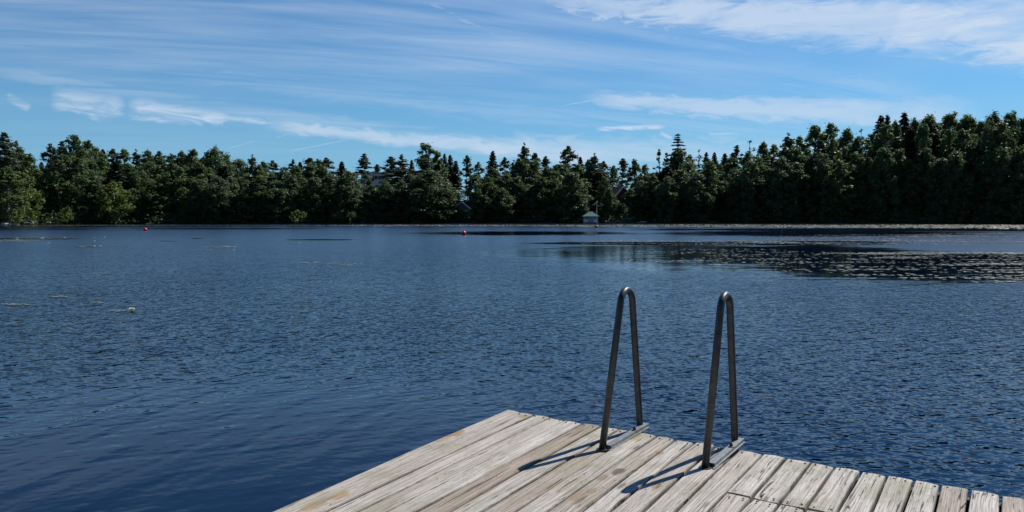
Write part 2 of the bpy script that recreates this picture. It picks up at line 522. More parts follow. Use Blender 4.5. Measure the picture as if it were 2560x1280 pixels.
def make_spruce(seed, H=18.0, R=2.6, low=0.04, gap=0.42, dense=1.0, m=M_SPRUCE, size=0.30):
    rng = np.random.default_rng(seed); P, N, limbs = [], [], []
    z = H * low
    while z < H * 0.99:
        t = (z - H * low) / (H * (1 - low)); rr = R * ((1 - t) ** 0.72) * 1.15 + 0.12
        nbr = max(4, int(5 + 7 * (1 - t)))
        a0 = rng.random() * 6.28
        for k in range(nbr):
            a = a0 + 6.283 * k / nbr + rng.uniform(-0.25, 0.25); L = rr * rng.uniform(0.62, 1.12)
            n = max(5, int(L * 20 * dense))
            q = rng.random(n) ** 0.75
            w = (1 - q * 0.65) * L * 0.2
            side = rng.normal(size=n) * w
            x = math.cos(a) * q * L - math.sin(a) * side; y = math.sin(a) * q * L + math.cos(a) * side
            zz = z - 0.34 * L * q + 0.18 * L * q * q - rng.random(n) * 0.22
            P.append(np.stack([x, y, zz], 1))
            N.append(np.tile([math.cos(a) * 0.3, math.sin(a) * 0.3, 0.9], (n, 1)))
            if k % 3 == 0: limbs.append((z, (math.cos(a) * L * 0.9, math.sin(a) * L * 0.9, z - 0.2 * L), 0.035))
        z += gap * (0.7 + 0.6 * rng.random()) * (1.15 - 0.5 * t)
    v, f = leaf_quads(np.concatenate(P), np.concatenate(N), size, rng, 1.6)
    return v, f, m, trunk_mb(H, 0.2, limbs, rng), M_BARK, H, R


PROTO = {}


def proto(key, data):
    v, f, m, tmb, bark, H, R = data
    PROTO[key] = (mesh_from_arrays('crown', v, f, m), newmesh('trunk', tmb.v, tmb.f, bark, True), H, R)


for i in range(4):
    proto(('broad', i), make_broad(10 + i, shape='oval'))
    proto(('birch', i), make_broad(30 + i, H=18, R=2.6, shape='oval', low=0.03, nb=140, size=0.24, m=M_BROAD, bark=M_BIRCHBARK))
    proto(('alder', i), make_broad(50 + i, H=14, R=3.4, shape='cone' if i % 2 else 'oval', low=0.0, nb=150, m=M_ALDER))
    proto(('pine', i), make_pine(70 + i))
    proto(('spruce', i), make_spruce(90 + i))
for i in range(3):
    proto(('round', i), make_broad(110 + i, H=14, R=4.2, shape='round', low=0.08, nb=180, per=180))
    proto(('light', i), make_broad(120 + i, H=9, R=2.8, shape='round', low=0.03, nb=80, m=M_LIGHT, bark=M_BIRCHBARK))
    proto(('mass', i), make_broad(130 + i, H=20, R=4.6, shape='col', low=0.02, nb=250, per=170, size=0.27, m=M_BROAD))
    proto(('tallpine', i), make_pine(140 + i, H=20, R=2.3, low=0.25, nb=84))
for i in range(2):
    proto(('poplar', i), make_broad(150 + i, H=17, R=1.5, shape='col', low=0.02, nb=60, per=120, size=0.32, m=M_ALDER))
    proto(('bare', i), make_pine(160 + i, H=18, R=1.7, low=0.5, nb=26, dense=0.30, size=0.24))
    proto(('sparse', i), make_spruce(170 + i, gap=0.85, R=2.3, dense=0.75))
    proto(('bush', i), make_broad(180 + i, H=2.6, R=1.9, shape='round', low=0.0, nb=26, per=150, size=0.26, m=M_LIGHT if i == 0 else M_ALDER))

KINDTXT = {'broad': ('leafy broadleaf tree', 'broadleaf tree', 'broadleaf_tree'), 'birch': ('tall oval birch', 'birch', 'birch_tree'),
           'alder': ('dark spreading alder', 'alder', 'alder_tree'), 'pine': ('flat-tufted pine', 'pine', 'pine_tree'),
           'spruce': ('pointed dark spruce', 'spruce', 'spruce_tree'), 'round': ('wide round-topped broadleaf tree', 'broadleaf tree', 'broadleaf_tree'),
           'light': ('low light green tree', 'young tree', 'birch_tree'), 'mass': ('huge bushy broadleaf tree', 'broadleaf tree', 'broadleaf_tree'),
           'tallpine': ('long-crowned pine', 'pine', 'pine_tree'), 'poplar': ('narrow upright poplar', 'poplar', 'poplar_tree'),
           'bare': ('thin almost bare tree', 'thin tree', 'bare_tree'), 'sparse': ('open-branched spire-topped spruce', 'spruce', 'spruce_tree'),
           'bush': ('bush', 'bush', 'bush')}
TREES = []      # (px, ytop, kind, width_px, depth behind shore, row)
SKY_ROW = """18,330,tallpine,70,12 48,350,tallpine,52,16 78,385,birch,60,10 108,402,spruce,26,30 132,358,pine,46,14 160,352,tallpine,50,22
190,342,broad,86,16 222,352,broad,70,22 246,366,birch,56,28 262,370,spruce,34,30 287,368,pine,44,34 315,374,birch,60,30 344,371,tallpine,42,36 372,374,birch,60,30
402,377,pine,50,34 432,384,birch,60,30 458,380,broad,56,26 484,374,broad,70,24 515,396,birch,56,34 542,372,round,84,24 575,400,birch,60,30 602,399,round,64,32
634,384,tallpine,40,26 662,402,birch,56,30 684,400,pine,44,32 712,420,alder,60,24 734,396,tallpine,40,32 752,402,spruce,30,36 777,391,pine,56,36 800,398,broad,50,32 818,393,pine,54,34
856,401,spruce,38,30 884,432,birch,50,20 912,383,tallpine,50,26 944,409,pine,34,90 980,388,pine,50,26 1006,384,tallpine,52,24 1030,397,spruce,24,34 1068,357,birch,74,20
1094,378,broad,60,22 1112,382,spruce,26,26 1126,384,spruce,30,28 1140,398,spruce,30,26 1168,385,pine,34,30 1196,404,pine,34,32 1232,374,spruce,38,18 1262,392,pine,38,30
1284,398,tallpine,40,26 1310,354,tallpine,44,16 1338,378,pine,40,20 1364,388,pine,38,24 1388,410,broad,50,24 1420,364,pine,56,18 1450,389,spruce,30,22 1470,400,alder,50,24
1486,380,tallpine,46,16 1508,402,pine,40,26 1532,412,birch,40,26 1556,394,pine,40,62 1586,398,broad,44,24 1612,414,broad,44,26 1646,371,poplar,34,20 1664,376,poplar,30,22
1692,332,sparse,62,16 1722,386,birch,56,20 1745,367,bare,30,26 1764,380,tallpine,34,24 1784,378,spruce,30,24 1810,380,spruce,38,16 1840,362,pine,46,18 1871,347,bare,46,26
1905,358,broad,56,22 1932,362,birch,54,24 1966,330,tallpine,60,18 1994,342,birch,52,24 2036,312,broad,84,22 2072,314,broad,80,26 2110,322,broad,76,22 2148,314,bare,36,18
2172,330,birch,54,24 2196,286,spruce,50,22 2212,284,spruce,40,26 2232,306,broad,52,22 2254,277,spruce,54,24 2282,298,mass,70,32 2316,286,mass,86,34 2362,284,mass,90,36
2410,286,mass,90,34 2446,306,broad,66,30 2472,284,mass,84,34 2514,282,mass,84,32 2552,292,mass,84,30 2606,300,mass,90,28 2680,310,mass,90,28"""
FRONT_ROW = """-30,400,birch,90,3 22,416,birch,84,1.5 62,432,light,80,1.0 96,420,birch,58,4 150,400,birch,70,5 200,392,birch,84,4 243,430,alder,60,4 286,456,light,84,1.5 332,470,alder,66,4 352,425,round,64,7
384,452,birch,66,5 420,430,birch,60,7 452,418,birch,70,5 500,446,alder,90,2.5 546,440,alder,90,1.5 582,440,alder,70,3 620,450,alder,66,3 655,440,birch,84,4 690,450,alder,84,2 728,440,alder,70,4 742,415,birch,66,8
788,440,alder,74,3 824,436,birch,66,5 868,430,alder,90,2.5 902,478,alder,60,2 924,446,alder,40,10 974,446,alder,42,10 949,464,birch,44,12 930,462,alder,70,3 966,456,alder,76,4 1004,452,alder,80,3 1040,440,alder,80,3 1076,424,alder,130,1.5 1118,468,alder,66,2
1190,434,alder,66,4 1168,524,light,26,2 1200,470,alder,56,2 1222,440,birch,60,5 1256,470,alder,66,3 1290,440,birch,70,6 1320,460,alder,76,3 1356,440,birch,70,5 1388,446,alder,70,4 1430,428,alder,96,2.0 1452,460,alder,56,3
1512,440,birch,46,4 1526,478,alder,44,3 1576,470,birch,48,5 1552,508,alder,40,6 1148,520,light,24,3 1602,450,alder,60,4 1632,436,birch,66,5 1668,440,alder,70,3 1700,420,birch,76,5 1740,430,alder,76,3 1772,400,birch,70,6 1806,430,alder,60,5 1838,426,alder,76,4 1874,400,alder,84,4
1910,410,birch,76,3 1950,392,alder,84,3 1990,404,birch,76,4 2024,396,birch,70,5 2060,388,alder,80,2.5 2100,400,birch,76,3 2140,380,birch,76,6 2170,392,alder,70,3 2206,366,alder,86,4 2240,372,birch,70,7
2270,396,birch,76,4 2308,370,alder,90,5 2350,392,alder,80,3 2384,376,alder,84,4 2430,352,round,110,8 2466,380,alder,90,4 2500,376,alder,90,3 2548,364,alder,100,3 2610,372,alder,100,4 2690,380,alder,110,5"""
for row, txt in (('sky', SKY_ROW), ('front', FRONT_ROW)):
    for e in txt.split():
        a = e.split(','); TREES.append((float(a[0]), float(a[1]), a[2], float(a[3]), float(a[4]), row))
# middle row fills the wood between, always below the skyline drawn by the trees above
rnd = random.Random(5)
skx = sorted((t[0], t[1]) for t in TREES if t[5] == 'sky')
HOLES = [(925, 972, 425, 462), (1134, 1180, 498, 545), (1530, 1582, 450, 525)]
x = -10
while x < 2640:
    top = float(np.interp(x, [q[0] for q in skx], [q[1] for q in skx]))
    y = top + rnd.uniform(14, 46)
    if not any(a - 26 < x < b + 26 for a, b, _, _ in HOLES):
        k = rnd.choice(['birch', 'birch', 'broad', 'alder', 'pine', 'spruce', 'broad', 'mass' if x > 2250 else 'broad'])
        TREES.append((x, y, k, rnd.uniform(56, 84), rnd.uniform(9, 16), 'mid'))
    x += rnd.uniform(26, 38)

LAND = [(-60, 'the left edge of the lake'), (110, 'the left skyline dip'), (363, 'the left buoy'), (480, 'the rounded centre-left crowns'), (745, 'the bright waterside bush'), (948, 'the pale hilltop house'),
        (1159, 'the centre buoy'), (1476, 'the shore pavilion'), (1552, 'the red house'), (1692, 'the lone tall spruce'), (1808, 'the right handrail'), (1871, 'the bare treetop'),
        (2148, 'the right-hand bare tree'), (2254, 'the topmost spruce'), (2520, 'the right edge of the lake')]
ROWTXT = {'sky': 'on the skyline', 'mid': 'mid-wood', 'front': 'at the waterside'}


def place_tree(px, ytop, kind, wpx, depth, row, idx):
    d = ray(px, HY); az = math.degrees(math.atan2(d[0], d[1])); r = shore_r(az) + depth
    x, y = r * math.sin(math.radians(az)), r * math.cos(math.radians(az))
    z0 = ground_z(x, y)
    dd = ray(px, ytop); zt = CAM_H + dd[2] * (r / math.hypot(dd[0], dd[1]))
    cm, tm, H, R = PROTO[(kind, idx % sum(1 for k in PROTO if k[0] == kind))]
    s = (zt - z0) / H
    wid = wpx * y / F_PX
    sxy = wid / (2 * R) * (1.8 if kind in ('spruce', 'sparse') else (1.12 if row == 'front' else 1.22))
    root = obj(KINDTXT[kind][2], None, None, (x, y, z0 - 0.1))
    root.empty_display_size = 0.5
    root.rotation_euler = (0, 0, rnd.random() * 6.283)
    root.scale = (sxy, sxy, s)
    obj('crown', cm, root); obj('trunk', tm, root)
    return root


placed = []
for i, t in enumerate(TREES):
    placed.append((place_tree(*t, idx=i * 7 + int(t[0])), t))
# labels: nearest landmark, side of it, and rank when several alike share that landmark
buckets = {}
for o, t in placed:
    j = min(range(len(LAND)), key=lambda q: abs(LAND[q][0] - t[0]))
    side = 'left of' if t[0] < LAND[j][0] - 9 else ('right of' if t[0] > LAND[j][0] + 9 else 'behind')
    buckets.setdefault((t[2], t[5], j, side), []).append((abs(t[0] - LAND[j][0]), o))
ORD = ['first', 'second away from', 'third away from', 'fourth away from', 'fifth away from', 'sixth away from', 'seventh away from', 'eighth away from']
for (k, row, j, side), L in buckets.items():
    L.sort(key=lambda q: q[0])
    for n, (_, o) in enumerate(L):
        if len(L) == 1: lab = f"{KINDTXT[k][0]} {ROWTXT[row]}, {side} {LAND[j][1]}"
        else: lab = f"{KINDTXT[k][0]} {ROWTXT[row]}, {ORD[n].split()[0]} {side} {LAND[j][1]}"
        tag(o, lab, KINDTXT[k][1], 'trees on the far shore')


# bushes on the far bank
def ground_at(px, depth):
    d = ray(px, HY); az = math.degrees(math.atan2(d[0], d[1])); r = shore_r(az) + depth
    x, y = r * math.sin(math.radians(az)), r * math.cos(math.radians(az))
    return x, y, ground_z(x, y)


BUSH = [(745, 528, 52, 0, 'bright yellow-green bush on the bank in front of the dark alders'), (716, 541, 34, 0, 'low light bush left beside the bright waterside bush'),
        (168, 520, 34, 0, 'small pale green bush under the tall pines near the left end'), (1130, 532, 26, 0, 'yellow-green bush left of the pale green house'),
        (1560, 512, 34, 1, 'grey-green bush below the red house'), (1524, 532, 34, 1, 'dark bush between the flagpole and the upturned boat'),
        (1202, 545, 40, 1, 'low dark bush right of the pale green house'), (1445, 545, 26, 1, 'small bush close left of the shore pavilion'), (1960, 534, 40, 1, 'low bush on the bank right of the lawn patch'),
        (590, 545, 40, 1, 'low grey-green bush overhanging the water left of the bright bush'), (330, 545, 40, 1, 'low dark bush leaning over the water above the left buoy')]
for i, (px, yt, w, kd, lab) in enumerate(BUSH):
    x, y, z = ground_at(px, 0.8)
    dd = ray(px, yt); zt = CAM_H + dd[2] * (math.hypot(x, y) / math.hypot(dd[0], dd[1]))
    cm, tm, H, R = PROTO[('bush', kd)]
    root = obj('bush', None, None, (x, y, z - 0.05)); sxy = w * y / F_PX / (2 * R)
    root.scale = (sxy, sxy, max(0.3, (zt - z) / H)); root.rotation_euler = (0, 0, i * 1.7)
    obj('crown', cm, root); obj('trunk', tm, root)
    tag(root, lab, 'bush', 'bushes on the far bank')

# undergrowth along the bank
rng = np.random.default_rng(77)
P, N = [], []
for i in range(1500):
    px = rng.uniform(-400, 3000)
    if (1455 < px < 1500 or 1758 < px < 1815) and rng.random() < 0.9: continue
    x, y, z = ground_at(px, rng.uniform(0.3, 9))
    h = rng.uniform(0.4, 2.6); n = 45
    P.append(np.array([x, y, z]) + rng.normal(size=(n, 3)) * [1.0, 0.8, 0] + np.stack([np.zeros(n), np.zeros(n), rng.random(n) * h], 1))
    N.append(np.tile([0, -0.3, 0.9], (n, 1)))
v, f = leaf_quads(np.concatenate(P), np.concatenate(N), 0.34, rng, 1.4)
tag(obj('undergrowth', mesh_from_arrays('undergrowth', v, f, M_ALDER)), 'dark undergrowth along the foot of the wood', 'undergrowth', kind='stuff')

# sunlit lawn patches seen between the trunks
m_lawn = simple('lawn_grass', (0.10, 0.16, 0.03), 0.9, var=0.3, scale=2)
for px, w, dep in ((1785, 54, 3), (1158, 50, 9), (1545, 46, 6)):
    vs, fs = [], []
    for i in range(9):
        for k in range(5):
            x, y, z = ground_at(px - w / 2 + w * i / 8, dep - 3 + k * 2.0)
            vs.append((x, y, z + 0.06 + 0.03 * ((i * 7 + k * 3) % 5)))
    for i in range(8):
        for k in range(4):
            a = i * 5 + k; fs.append((a, a + 5, a + 6, a + 1))
    tag(obj('lawn', newmesh('lawn', vs, fs, m_lawn)), 'sunlit strip of lawn among the waterside trees', kind='structure')

# ---------------------------------------------------------------- lily pads
m_pad, p = mat('lily_pad')
geo = V.nt.nodes.new('ShaderNodeNewGeometry')
isl = V(geo.outputs['Random Per Island'])
c = mixc(isl.ramp(0.0, 0.75), (0.14, 0.16, 0.07), (0.26, 0.24, 0.15))
link(c, p.inputs['Base Color']); p.inputs['Roughness'].default_value = 0.34
p.inputs['Specular IOR Level'].default_value = 0.6


def vnoise(x, y, seed):
    def h(i, j):
        n = (np.sin(i * 127.1 + j * 311.7 + seed * 74.7) * 43758.5453)
        return n - np.floor(n)
    i, j = np.floor(x), np.floor(y); fx, fy = x - i, y - j
    fx, fy = fx * fx * (3 - 2 * fx), fy * fy * (3 - 2 * fy)
    return (h(i, j) * (1 - fx) + h(i + 1, j) * fx) * (1 - fy) + (h(i, j + 1) * (1 - fx) + h(i + 1, j + 1) * fx) * fy


def pads(name, regions, label, tilt, seed):
    rng = np.random.default_rng(seed); vs, fs = [], []
    for (cx, cy, hw, hh, count, thr, rad, sx, sy) in regions:
        c0 = (on_plane(cx, cy - hh) + on_plane(cx, cy + hh)) / 2
        a = on_plane(cx + hw, cy) - on_plane(cx, cy)
        b = (on_plane(cx, cy - hh) - on_plane(cx, cy + hh)) / 2
        n = count * 6
        u, w = rng.uniform(-1, 1, n), rng.uniform(-1, 1, n)
        P = c0 + u[:, None] * a + w[:, None] * b
        dn = 0.6 * vnoise(P[:, 0] * sx, P[:, 1] * sy, seed) + 0.4 * vnoise(P[:, 0] * sx * 3, P[:, 1] * sy * 3, seed + 1)
        ok = (u * u + w * w + (dn - 0.5) * 0.5 < 1) & (dn > thr + rng.normal(size=n) * 0.09)
        P = P[ok][:count]
        for q in P:
            az = math.degrees(math.atan2(q[0], q[1]))
            if math.hypot(*q) > shore_r(az) - 0.2: continue
            r = rad * rng.uniform(0.6, 1.2); tx, ty = rng.normal(size=2) * tilt; k = len(vs); a0 = rng.random() * 6.28
            z = 0.012 + rng.random() * 0.012 + r * (abs(tx) + abs(ty))
            nseg = 8
            vs.append((q[0], q[1], z))
            for j in range(nseg):
                an = a0 + 5.75 * j / (nseg - 1); X_, Y_ = r * math.cos(an), r * math.sin(an)
                vs.append((q[0] + X_, q[1] + Y_, z + tx * X_ + ty * Y_))
            for j in range(nseg - 1): fs.append((k, k + 1 + j, k + 2 + j))
    print(name, len(fs) // 7)
    me = newmesh(name, vs, fs, m_pad)
    return tag(obj(name, me), label, 'lily pads', kind='stuff')


pads('lily_pads', [(2420, 672, 380, 38, 1500, 0.60, 0.085, 0.30, 1.5), (2050, 655, 330, 26, 400, 0.62, 0.085, 0.25, 1.3), (1780, 640, 300, 20, 400, 0.62, 0.09, 0.25, 1.2),
                   (2350, 634, 300, 3.5, 900, 0.50, 0.09, 0.5, 1.0), (2200, 600, 420, 14, 2600, 0.60, 0.10, 0.2, 0.5), (1700, 606, 330, 8, 1200, 0.60, 0.10, 0.2, 0.5),
                   (2450, 590, 200, 8, 900, 0.58, 0.10, 0.2, 0.5)],
     'scattered lily pads in strings over the calm dark water', 0.02, 5)
pads('lily_pads', [(2300, 566.5, 560, 4.2, 16000, 0.16, 0.17, 0.1, 0.1), (1750, 565, 420, 3.2, 7000, 0.18, 0.17, 0.1, 0.1), (1200, 564, 420, 1.8, 5000, 0.2, 0.17, 0.1, 0.1),
                   (2700, 568, 300, 5, 5000, 0.2, 0.17, 0.1, 0.1)],
     'pale band of lily pads along the foot of the far wood', 0.08, 8)
pads('lily_pads', [(420, 563.5, 520, 1.2, 3500, 0.3, 0.15, 0.1, 0.1), (40, 602, 62, 3, 260, 0.3, 0.12, 0.5, 0.5), (110, 597, 90, 1.5, 60, 0.4, 0.12, 0.5, 0.5), (545, 618, 46, 2.2, 60, 0.4, 0.12, 0.6, 0.6), (520, 626, 35, 1.5, 25, 0.3, 0.1, 0.6, 0.6),
                   (215, 617, 24, 1.6, 30, 0.3, 0.1, 0.6, 0.6), (262, 684, 18, 1.4, 14, 0.3, 0.09, 1, 1), (775, 657, 26, 2, 14, 0.3, 0.09, 1, 1), (870, 661, 60, 4, 26, 0.4, 0.09, 1, 1),
                   (143, 743, 34, 2.0, 18, 0.2, 0.06, 2, 2), (42, 762, 36, 2.8, 24, 0.2, 0.06, 2, 2), (302, 778, 34, 1.4, 11, 0.2, 0.055, 2, 2), (240, 758, 15, 2, 5, 0.2, 0.07, 2, 2)],
     'small yellow-green groups of lily pads on the open water at left', 0.015, 11)

# ---------------------------------------------------------------- floats and flowers
m_red, p = mat('buoy_plastic')
p.inputs['Base Color'].default_value = (0.75, 0.045, 0.025, 1); p.inputs['Roughness'].default_value = 0.35
m_orange, p = mat('orange_buoy_plastic')
p.inputs['Base Color'].default_value = (0.75, 0.10, 0.02, 1); p.inputs['Roughness'].default_value = 0.4
M_ROPE = simple('rope', (0.25, 0.22, 0.16), 0.9)


def sphere(r, nu=28, nv=18, z0=0.0):
    vs, fs = [], []
    for i in range(nv + 1):
        t = math.pi * i / nv
        for j in range(nu):
            a = 2 * math.pi * j / nu; vs.append((r * math.sin(t) * math.cos(a), r * math.sin(t) * math.sin(a), z0 + r * math.cos(t)))
    for i in range(nv):
        for j in range(nu):
            a, b = i * nu + j, i * nu + (j + 1) % nu; fs.append((a, a + nu, b + nu, b))
    return vs, fs


for px, yw, wpx, m_, lab in ((1159, 587, 12.5, m_red, 'largest red ball buoy, floating in the dark calm patch at the centre'),
                             (363, 576.5, 9, m_red, 'small red ball buoy far left beyond the open water'),
                             (1491, 569.5, 8, m_orange, 'orange ball buoy floating in front of the shore pavilion')):
    q = on_plane(px, yw); r = wpx * q[1] / F_PX / 2
    b = obj('buoy', None, None, (q[0], q[1], 0)); tag(b, lab, 'buoy', 'bathing area buoys')
    vs, fs = sphere(r, z0=r * 0.62); obj('float', newmesh('float', vs, fs, m_, True), b)
    mb = MB(); mb.tube([(0, 0, r * 1.58), (0, 0, r * 1.74)], r * 0.16, 10); mb.build('neck', m_, b)
    mb = MB(); mb.tube([(0.03 * math.cos(a) + 0, 0, r * 1.76 + 0.03 * math.sin(a)) for a in np.linspace(0, 6.28, 11)], 0.008, 6, False); mb.build('eyelet', M_ROPE, b)

m_white = simple('white_petals', (0.78, 0.78, 0.74), 0.5, var=0.04)
m_yel = simple('yellow_stamens', (0.7, 0.5, 0.05), 0.6)
FL = [(330, 777, 0.10, 'large white water lily flower beside the nearest lily pads on the left')]
for n, (px, y) in enumerate([(44, 596), (43, 600), (104, 596), (107, 597), (110, 595.5), (162, 595), (236, 595), (262, 594.5), (237, 604), (237, 616.5), (252, 617), (565, 618), (572, 618.5), (586, 618), (585, 627), (122, 609), (748, 608)]):
    FL.append((px, y, 0.11, 'tiny white water lily flower far out on the open water'))
for i, (px, y, r, lab) in enumerate(FL):
    q = on_plane(px, y); root = obj('water_lily_flower', None, None, (q[0], q[1], 0.0))
    tag(root, lab, 'water lily', 'white water lily flowers' if i else None)
    mb = MB()
    for ring, (nn, el, L) in enumerate(((9, 0.35, 1.0), (7, 0.8, 0.85), (5, 1.15, 0.65))):
        for j in range(nn):
            a = 2 * math.pi * j / nn + ring * 0.4; ca_, sa_ = math.cos(a), math.sin(a)
            tip = Vector((ca_ * math.cos(el), sa_ * math.cos(el), math.sin(el))) * r * L
            sd_ = Vector((-sa_, ca_, 0)) * r * 0.26; midp = tip * 0.55 - Vector((0, 0, r * 0.06))
            mb.add([(0, 0, 0.02), midp + sd_ + Vector((0, 0, 0.02)), tip + Vector((0, 0, 0.02)), midp - sd_ + Vector((0, 0, 0.02))], [(0, 1, 2, 3)])
    mb.build('petals', m_white, root)
    if i == 0:
        vs, fs = sphere(r * 0.25, 10, 6, r * 0.3); obj('stamens', newmesh('stamens', vs, fs, m_yel, True), root)

# ---------------------------------------------------------------- shore pavilion, flagpole, houses, boats, rocks
M_WHITEP = simple('white_paint', (0.82, 0.83, 0.84), 0.6, var=0.08)
M_GREENROOF = simple('green_roof', (0.10, 0.22, 0.22), 0.5, var=0.3, scale=3)
M_DARKW = simple('dark_opening', (0.02, 0.02, 0.025), 0.4)
M_JETTY = simple('jetty_boards', (0.20, 0.18, 0.16), 0.9)
M_GLASS, p = mat('window_glass'); p.inputs['Base Color'].default_value = (0.02, 0.03, 0.04, 1); p.inputs['Roughness'].default_value = 0.08


def frame_at(px, dist_r):
    """empty at distance dist_r in the direction of px, its local -Y facing the camera side of the lake"""
    d = ray(px, HY); az = math.atan2(d[0], d[1])
    return dist_r * math.sin(az), dist_r * math.cos(az), -az


q = on_plane(1477, 558.5); R0 = math.hypot(*q) - 1.0
x, y, rz = frame_at(1477, R0)
pv = obj('pavilion', None, None, (x, y, 0)); pv.rotation_euler = (0, 0, rz)
tag(pv, 'small white open pavilion with a blue-green hipped roof standing at the water', 'pavilion')
u_ = y / F_PX                      # metres per photo pixel there
hwid, zb, zw, za = 17 * u_, 0.25, 18 * u_, 29.5 * u_
mb = MB(); mb.box(-hwid - 0.15, hwid + 0.15, -hwid * 0.7 - 0.15, hwid * 0.7 + 0.15, zb - 0.12, zb); mb.build('floor', M_JETTY, pv)
for sx in (-1, 1):
    for sy in (-1, 1):
        mb = MB(); mb.box(sx * hwid - 0.06, sx * hwid + 0.06, sy * hwid * 0.7 - 0.06, sy * hwid * 0.7 + 0.06, -1.2, zw); mb.build('post', M_WHITEP, pv)
mb = MB()
yb = hwid * 0.7
mb.box(-hwid + 0.08, hwid - 0.08, yb - 0.03, yb + 0.03, zb, zw - 0.05)
mb.build('back_wall', M_WHITEP, pv)
for s in (-1, 1):
    mb = MB(); x0, x1 = (s * hwid * 0.92, s * hwid * 0.40) if s < 0 else (s * hwid * 0.40, s * hwid * 0.92)
    mb.box(x0, x1, -yb - 0.03, -yb + 0.03, zb + 0.05, zb + (zw - zb) * 0.5); r_ = mb.build('railing', M_WHITEP, pv)
    mb = MB(); mb.box(x0, x1, -yb - 0.05, -yb - 0.031, zb + (zw - zb) * 0.5, zb + (zw - zb) * 0.5 + 0.07); mb.build('handrail', M_WHITEP, r_)
    mb = MB(); cxw = s * hwid * 0.62
    mb.box(cxw - 0.14, cxw + 0.14, yb - 0.05, yb - 0.031, zb + (zw - zb) * 0.52, zw - 0.2); mb.build('window', M_DARKW, pv)
mb = MB(); mb.box(-hwid * 0.4, hwid * 0.4, -yb - 0.02, -yb + 0.02, zb + 0.02, zb + (zw - zb) * 0.62)
dr = mb.build('door', simple('grey_door', (0.40, 0.42, 0.46), 0.7), pv)
ro = hwid + 0.42; ry = yb + 0.42
mb = MB(); mb.add([(-ro, -ry, zw), (ro, -ry, zw), (ro, ry, zw), (-ro, ry, zw), (-0.25, 0, za), (0.25, 0, za), (-ro, -ry, zw - 0.1), (ro, -ry, zw - 0.1), (ro, ry, zw - 0.1), (-ro, ry, zw - 0.1)],
                  [(0, 1, 5, 4), (1, 2, 5), (2, 3, 4, 5), (3, 0, 4), (0, 6, 7, 1), (1, 7, 8, 2), (2, 8, 9, 3), (3, 9, 6, 0), (9, 8, 7, 6)])
mb.build('roof', M_GREENROOF, pv)

x, y, rz = frame_at(1492, R0 + 3.5)
fp = obj('flagpole', None, None, (x, y, 0)); tag(fp, 'slim white flagpole with a drooping pennant behind the shore pavilion', 'flagpole')
zt = CAM_H + (HY - 505) * y / F_PX
mb = MB(); mb.tube([(0, 0, -0.3), (0, 0, zt)], [0.06, 0.04], 8); mb.build('pole', M_WHITEP, fp)
mb = MB(); n = 8
for i in range(n):
    t = i / (n - 1); w = 0.24 * (1 - t) + 0.05
    X_ = -0.05 - t * 0.95; Z_ = zt - 0.15 - 0.55 * t + 0.06 * math.sin(t * 7)
    mb.v += [(X_, 0.05 * math.sin(t * 9), Z_ + w / 2), (X_, 0.05 * math.sin(t * 9 + 1), Z_ - w / 2)]
    if i: k = 2 * i; mb.f.append((k - 2, k - 1, k + 1, k))
mb.build('pennant', M_WHITEP, fp)
vs, fs = sphere(0.08, 10, 6, zt + 0.05); obj('finial', newmesh('finial', vs, fs, M_WHITEP, True), fp)


def house(name, px, dist_r, ybase_px, ywall_px, yroof_px, wpx, depth, wall_m, roof_m, label, turn=0.0, nwin=4, rows=2, trim=None, flat=False, chimney=False):
    x, y, rz = frame_at(px, dist_r); u = y / F_PX
    z = lambda yp: CAM_H + (HY - yp) * u
    root = obj(name, None, None, (x, y, ground_z(x, y) - 0.4)); root.rotation_euler = (0, 0, rz + turn)
    oz = root.location[2]
    W2, zb, zw, zr = wpx * u / 2, 0.0, z(ywall_px) - oz, z(yroof_px) - oz
    mb = MB(); mb.box(-W2, W2, 0, depth, zb, zw)
    if not flat: mb.add([(-W2, 0.0, zw), (W2, 0.0, zw), (0, 0.0, zr), (-W2, depth, zw), (W2, depth, zw), (0, depth, zr)], [(0, 1, 2), (3, 5, 4)])
    mb.build('wall', wall_m, root)
    mb = MB()
    if flat:
        mb.box(-W2 - 0.4, W2 + 0.4, -0.4, depth + 0.4, zw + 0.003, zw + 0.35)
    else:
        e = 0.5; dz_ = (zr - zw) / W2 * e
        for s in (-1, 1):
            a = [(s * (W2 + e), -0.5, zw - dz_), (0, -0.5, zr + 0.02), (0, depth + 0.5, zr + 0.02), (s * (W2 + e), depth + 0.5, zw - dz_)]
            mb.add(a + [(p_[0], p_[1], p_[2] + 0.22) for p_ in a], [(0, 1, 2, 3), (7, 6, 5, 4), (0, 4, 5, 1), (1, 5, 6, 2), (2, 6, 7, 3), (3, 7, 4, 0)])
    rf = mb.build('roof', roof_m, root)
    if trim and not flat:
        for s in (-1, 1):
            mb = MB(); mb.tube([(s * (W2 + 0.5), -0.56, zw - dz_ + 0.1), (0, -0.56, zr + 0.12)], 0.17, 4); mb.build('bargeboard', trim, rf)
    if chimney:
        mb = MB(); mb.box(W2 * 0.3, W2 * 0.3 + 0.7, depth * 0.4, depth * 0.4 + 0.7, zw, zr + 0.9); mb.build('chimney', M_CHIM, rf)
    for r_ in range(rows):
        for i in range(nwin):
            cx = -W2 + (i + 0.5) * 2 * W2 / nwin; cz = zw - 1.3 - r_ * 2.8
            if cz < 1: continue
            mb = MB(); mb.box(cx - 0.55, cx + 0.55, -0.06, 0.02, cz - 0.65, cz + 0.65); wn = mb.build('window', trim or M_WHITEP, root)
            mb = MB(); mb.box(cx - 0.45, cx - 0.03, -0.09, -0.063, cz - 0.55, cz + 0.55); mb.box(cx + 0.03, cx + 0.45, -0.09, -0.063, cz - 0.55, cz + 0.55); mb.build('pane', M_GLASS, wn)
    return tag(root, label, 'house')


